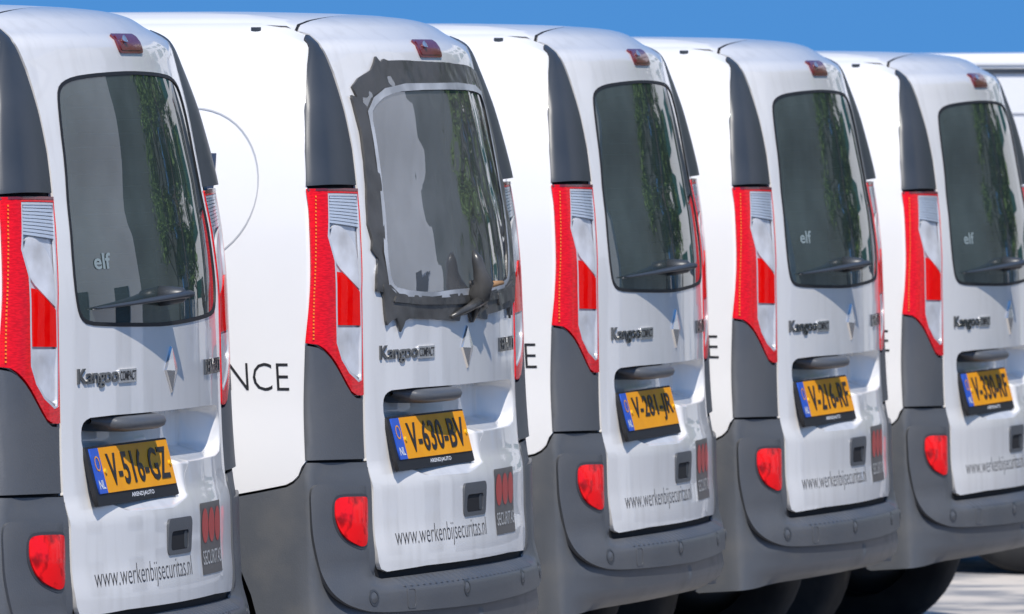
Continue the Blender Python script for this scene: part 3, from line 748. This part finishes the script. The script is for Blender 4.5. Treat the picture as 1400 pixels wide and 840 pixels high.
# ------------------------------------------------------------------ plastic film and tape on the second van
MT['film_edge'] = noise_color(mat('pale_film_edge', rough=.3), (.30, .31, .32), (.58, .59, .60), 9, 4)
def wav(p, q, a): return a*(sin(p*37+q*9)+sin(q*53-p*17+1)+sin((p+q)*81)*.5+sin(p*120-q*60)*.25)
def tape_on(root):
    film = patch('plastic_film', inset(WINDOW, -.004), off(lambda p, q: .0045 + .0015*(sin(p*7+q*3)*.5+.5) + sstep(.10, .42, p)*.0015*sin(p*46+q*7+sin(q*9)) + .00022*sin(q*22+p*31+2*sin(p*6)) + .00012*sin(p*70-q*40)), MT['film'], root, res=.016, rim=False)
    strips = [
     ([(-.493,1.634),(-.45,1.656),(-.375,1.676),(-.333,1.708),(-.312,1.694),(-.295,1.702),(-.272,1.698),(-.15,1.699),(-.031,1.696),(.18,1.693),(.395,1.686),(.53,1.670),(.565,1.632),(.509,1.612),(.418,1.628),(.215,1.635),(0,1.637),(-.198,1.634),(-.328,1.622),(-.40,1.598),(-.47,1.585)], .0075),
     ([(-.512,1.612),(-.470,1.602),(-.443,1.585),(-.438,1.501),(-.441,1.382),(-.462,1.30),(-.474,1.229),(-.464,1.152),(-.440,1.130),(-.489,1.08),(-.489,1.132),(-.534,1.137),(-.528,1.17),(-.508,1.213),(-.538,1.236),(-.530,1.26),(-.541,1.298),(-.515,1.399),(-.506,1.45),(-.502,1.527)], .0095),
     ([(.49,1.665),(.548,1.655),(.562,1.60),(.572,1.50),(.585,1.40),(.590,1.34),(.588,1.25),(.590,1.20),(.575,1.14),(.580,1.09),(.52,1.10),(.470,1.140),(.500,1.211),(.520,1.316),(.520,1.431),(.512,1.52),(.500,1.60)], .0085),
     ([(-.500,1.152),(-.492,1.09),(-.485,1.052),(-.462,1.062),(-.436,1.069),(-.426,1.058),(-.414,1.034),(-.390,1.060),(-.366,1.066),(-.20,1.060),(-.099,1.055),(-.040,1.051),(-.032,1.064),(.055,1.068),(.066,1.045),(.085,1.062),(.14,1.056),(.205,1.049),(.215,1.062),(.35,1.068),(.470,1.074),(.485,1.045),(.498,1.072),(.516,1.052),(.535,1.076),(.565,1.09),(.575,1.16),(.475,1.145),(.426,1.131),(.257,1.120),(.10,1.118),(-.039,1.120),(-.226,1.116),(-.419,1.128),(-.462,1.150)], .011),
     ([(-.44,1.122),(-.20,1.113),(0,1.110),(.20,1.112),(.42,1.126),(.50,1.142),(.47,1.122),(.30,1.098),(.10,1.094),(-.10,1.094),(-.30,1.098),(-.45,1.108)], .0155),
     ([(.105,1.150),(.235,1.146),(.24,1.095),(.11,1.092)], .0145),
     ([(.30,1.112),(.52,1.128),(.53,1.098),(.31,1.082)], .0165)]
    tin = [(-.441,1.569),(-.398,1.599),(-.328,1.621),(-.198,1.633),(.215,1.634),(.418,1.627),(.500,1.612),(.512,1.52),(.520,1.431),(.520,1.316),(.500,1.211),(.468,1.15),(.426,1.133),(.257,1.122),(-.039,1.122),(-.226,1.117),(-.419,1.13),(-.464,1.152),(-.474,1.229),(-.443,1.382),(-.438,1.501)]
    patch('folded_film_edge', inset(tin, -.008), off(.0105), MT['film_edge'], film, holes=[chaikin(inset(tin, .009), 1)], res=.02, rim=False)
    for poly, h in strips:
        patch('tape_strip', poly, off(lambda p, q, h=h: h + wav(p, q, .0011)), MT['tape'], root, res=.013, thick=.006)
    P = lambda p, q, h: Mp(p, q) + Mn(p, q)*h
    st = tube('taped_wiper_stub', [P(.030,1.222,.035), P(.034,1.20,.04), P(.040,1.172,.042), P(.058,1.142,.045), P(.062,1.112,.03), P(.062,1.085,.016)], [.004,.014,.017,.026,.030,.014], MT['tape'], root, 9)
    tube('tape_twist', [P(.055,1.10,.035), P(-.01,1.083,.028), P(-.098,1.063,.012)], [.014,.010,.006], MT['tape'], st, 7)
    tube('tape_twist', [P(.075,1.098,.035), P(.12,1.092,.028), P(.185,1.080,.016)], [.010,.007,.004], MT['tape'], st, 7)
    tube('tape_twist', [P(.063,1.10,.03), P(.075,1.075,.02), P(.082,1.046,.006)], [.012,.009,.004], MT['tape'], st, 7)
    tube('bare_pivot', [P(.075,1.135,.045), P(.10,1.139,.06), P(.125,1.141,.075)], [.010,.008,.005], MT['wood'], st, 8)
tape_on(roots[1])

# ------------------------------------------------------------------ the plain van beyond the row
def far_van():
    root = link(bpy.data.objects.new('panel_van', None)); root.location = (11.0, .55, -.05)
    tag(root, 'plain white panel van behind the row, its dark roof gutter at the right edge', 'van')
    prof = [(0.02,.34),(.0,.60),(.02,1.1),(.05,1.55),(.10,1.78),(.22,1.875),(.6,1.905),(2.6,1.90),(2.95,1.84),(3.45,1.40),(3.7,1.12),(4.35,1.00),(4.55,.80),(4.58,.40),(4.5,.32)]
    secs = [(0.0,.96),(.012,1.0),(.03,1.0)]
    V = []; Fc = []; n = len(prof)
    cols = [(0.0,.985,.30),(.02,.997,.33),(.06,1.0,.34),(.84,1.0,.34),(1.62,1.0,.34),(1.66,.997,.33),(1.68,.985,.30)]
    for x, sc, zc in cols:
        for y, z in prof: V.append((x + (.06*max(0, z-1.1)/.8*(1 if x < .8 else -1)), 2.3+(y-2.3)*sc, zc+(z-zc)*sc if z > .6 else z))
    for j in range(len(cols)-1):
        for i in range(n-1): Fc.append((j*n+i, j*n+i+1, (j+1)*n+i+1, (j+1)*n+i))
    Fc.append(tuple(range(n))[::-1]); Fc.append(tuple((len(cols)-1)*n+i for i in range(n)))
    b = mesh_obj('body', V, Fc, MT['side_white'], root, False)
    zt = lambda z: .06*max(0, z-1.1)/.8
    box_obj('roof_gutter', (zt(1.835)-.012,.25,1.828), (zt(1.835)+.02,2.85,1.846), MT['trim'], b, .003)
    box_obj('roof_rail', (zt(1.835)-.004,.25,1.856), (zt(1.835)+.03,2.85,1.872), MT['side_white'], b, .004)
    box_obj('side_groove', (zt(1.68)-.003,.12,1.678), (zt(1.68)+.02,3.0,1.684), MT['ring'], b)
    box_obj('side_moulding', (-.015,.15,.62), (.02,4.3,.70), MT['clad'], b, .006)
    box_obj('sill', (.01,1.15,.20), (.06,3.2,.345), MT['clad_low'], b, .008)
    for cy in (.86, 3.55):
        for x in (.10, 1.58):
            w = new_part('wheel', root)
            lathe_x('tyre', [(-.10,.21),(-.105,.25),(-.09,.315),(-.05,.33),(.05,.33),(.09,.315),(.105,.25),(.10,.21)], x, cy, .33, MT['tyre'], w)
            s = -1 if x < .5 else 1
            lathe_x('rim', [(s*.08,.21),(s*.06,.19),(s*.05,.10),(s*.07,.0)], x, cy, .33, MT['rim'], w)
    box_obj('underbody', (.2,.2,.20), (1.48,4.3,.345), MT['gap'], root)
far_van()
k = box_obj('kerb', (13.6, -40, -.06), (13.85, 60, .07), noise_color(mat('concrete_kerb', rough=.9), (.30,.31,.33), (.40,.40,.40), 3, 6), None, .02)
tag(k, kind='structure')

# ------------------------------------------------------------------ across the yard: what the rear windows mirror
def facade(name, label, loc, rz, w, h, d, nx, nz, wall, glass, ww, wh, z0, strip=False):
    root = link(bpy.data.objects.new(name, None)); root.location = loc; root.rotation_euler = (0, 0, rz); tag(root, label, 'building')
    wl = box_obj('wall', (-w/2, 0, 0), (w/2, d, h), wall, root)
    box_obj('parapet', (-w/2-.1, -.1, h), (w/2+.1, d+.1, h+.3), wall, root)
    me = None
    for j in range(nz):
        for i in range(nx):
            x = -w/2 + (i+.5)*w/nx; z = z0 + j*(h-z0)/nz
            if me is None:
                o = box_obj('window', (-ww/2, -.04, 0), (ww/2, .12, wh), glass, root, .0); me = o.data
            else: o = link(bpy.data.objects.new('window', me), root)
            o.location = (x, 0, z)
    return root
wallA = noise_color(mat('white_render', rough=.8), (.80, .80, .78), (.72, .72, .70), 1.0, 4)
wallB = noise_color(mat('grey_render', rough=.8), (.52, .53, .52), (.44, .45, .45), 1.0, 4)
glA = mat('dark_building_glass', (.02, .03, .035), .08); glB = mat('green_building_glass', (.03, .10, .085), .08)
def at(az, dist): return (dist*cos(radians(az)), dist*sin(radians(az)), -.05)
def face(az): return radians(az) - pi/2
facade('site_office', 'white two-storey site office with dark windows across the yard, outside the picture', (12.35, -10.15, -.05), radians(-115.8), 8.5, 6.5, 4, 3, 1, wallA, glA, 1.0, 1.9, .25)
wallC = noise_color(mat('dark_cladding', rough=.8), (.20, .23, .22), (.15, .175, .165), .3, 4)
facade('workshop_building', 'dark grey workshop with tall doors across the yard, outside the picture', at(-32, 58), face(-32), 44, 17, 8, 2, 1, wallC, wallC, 3.5, 5, .1)
facade('glass_building', 'white building with green window bands beyond the yard, outside the picture', at(-2.4, 66), face(-1), 20, 15, 8, 4, 4, wallA, glB, 3.4, 1.7, 1.2)
leafm = noise_color(mat('leaf', rough=.6), (.07, .14, .025), (.16, .26, .06), 1.3, 3)
barkm = noise_color(mat('bark', rough=.9), (.09, .07, .05), (.15, .12, .09), 8, 4)
def tree(label, loc, h, rx, seed, n=5200):
    rnd = random.Random(seed); root = link(bpy.data.objects.new('leafy_tree', None)); root.location = loc; tag(root, label, 'tree', 'trees across the yard')
    tube('trunk', [(0,0,0),(.05,.02,h*.25),(-.05,.06,h*.5),(0,0,h*.85)], [.22,.18,.13,.04], barkm, root)
    cl = []
    for k in range(13):
        a = rnd.uniform(0, 2*pi); z = h*rnd.uniform(.22,.72); r = rx*rnd.uniform(.5,1.15)*(1.15-.6*z/h); e = z+h*rnd.uniform(.05,.2)
        tube('limb', [(0,0,z),(r*.5*cos(a), r*.5*sin(a), (z+e)/2+.2),(r*cos(a), r*sin(a), e)], [.09,.06,.02], barkm, root, 6)
        for _ in range(4): cl.append((r*cos(a)*rnd.uniform(.5,1.1), r*sin(a)*rnd.uniform(.5,1.1), e+rnd.gauss(0,.5), rnd.uniform(.14,.30)*rx))
    cl += [(rnd.gauss(0,.2)*rx, rnd.gauss(0,.2)*rx, h*rnd.uniform(.75,1.0), .22*rx) for _ in range(6)]
    V = []; Fc = []
    for i in range(n):
        c = rnd.choice(cl); d = Vector((rnd.gauss(0,1), rnd.gauss(0,1), rnd.gauss(0,.7)))*c[3]*.62
        p = Vector(c[:3]) + d; s = rnd.uniform(.09,.2)
        a = Vector((rnd.gauss(0,1), rnd.gauss(0,1), rnd.gauss(0,1))).normalized(); b = a.orthogonal().normalized()
        j = len(V); V += [p-a*s-b*s*.5, p+a*s*.2-b*s*.7, p+a*s, p-a*s*.2+b*s*.7]; Fc.append((j, j+1, j+2, j+3))
    mesh_obj('crown', V, Fc, leafm, root, False)
tree('leafy tree between the grey workshop and the green-windowed building, outside the picture', at(-9.2, 55), 12, 3.0, 1)
tree('taller leafy tree before the grey workshop, outside the picture', at(-12.5, 57), 14, 3.4, 2)
tree('spreading leafy tree beside the taller one across the yard, outside the picture', at(-6.2, 58), 8.5, 2.4, 3, 3000)
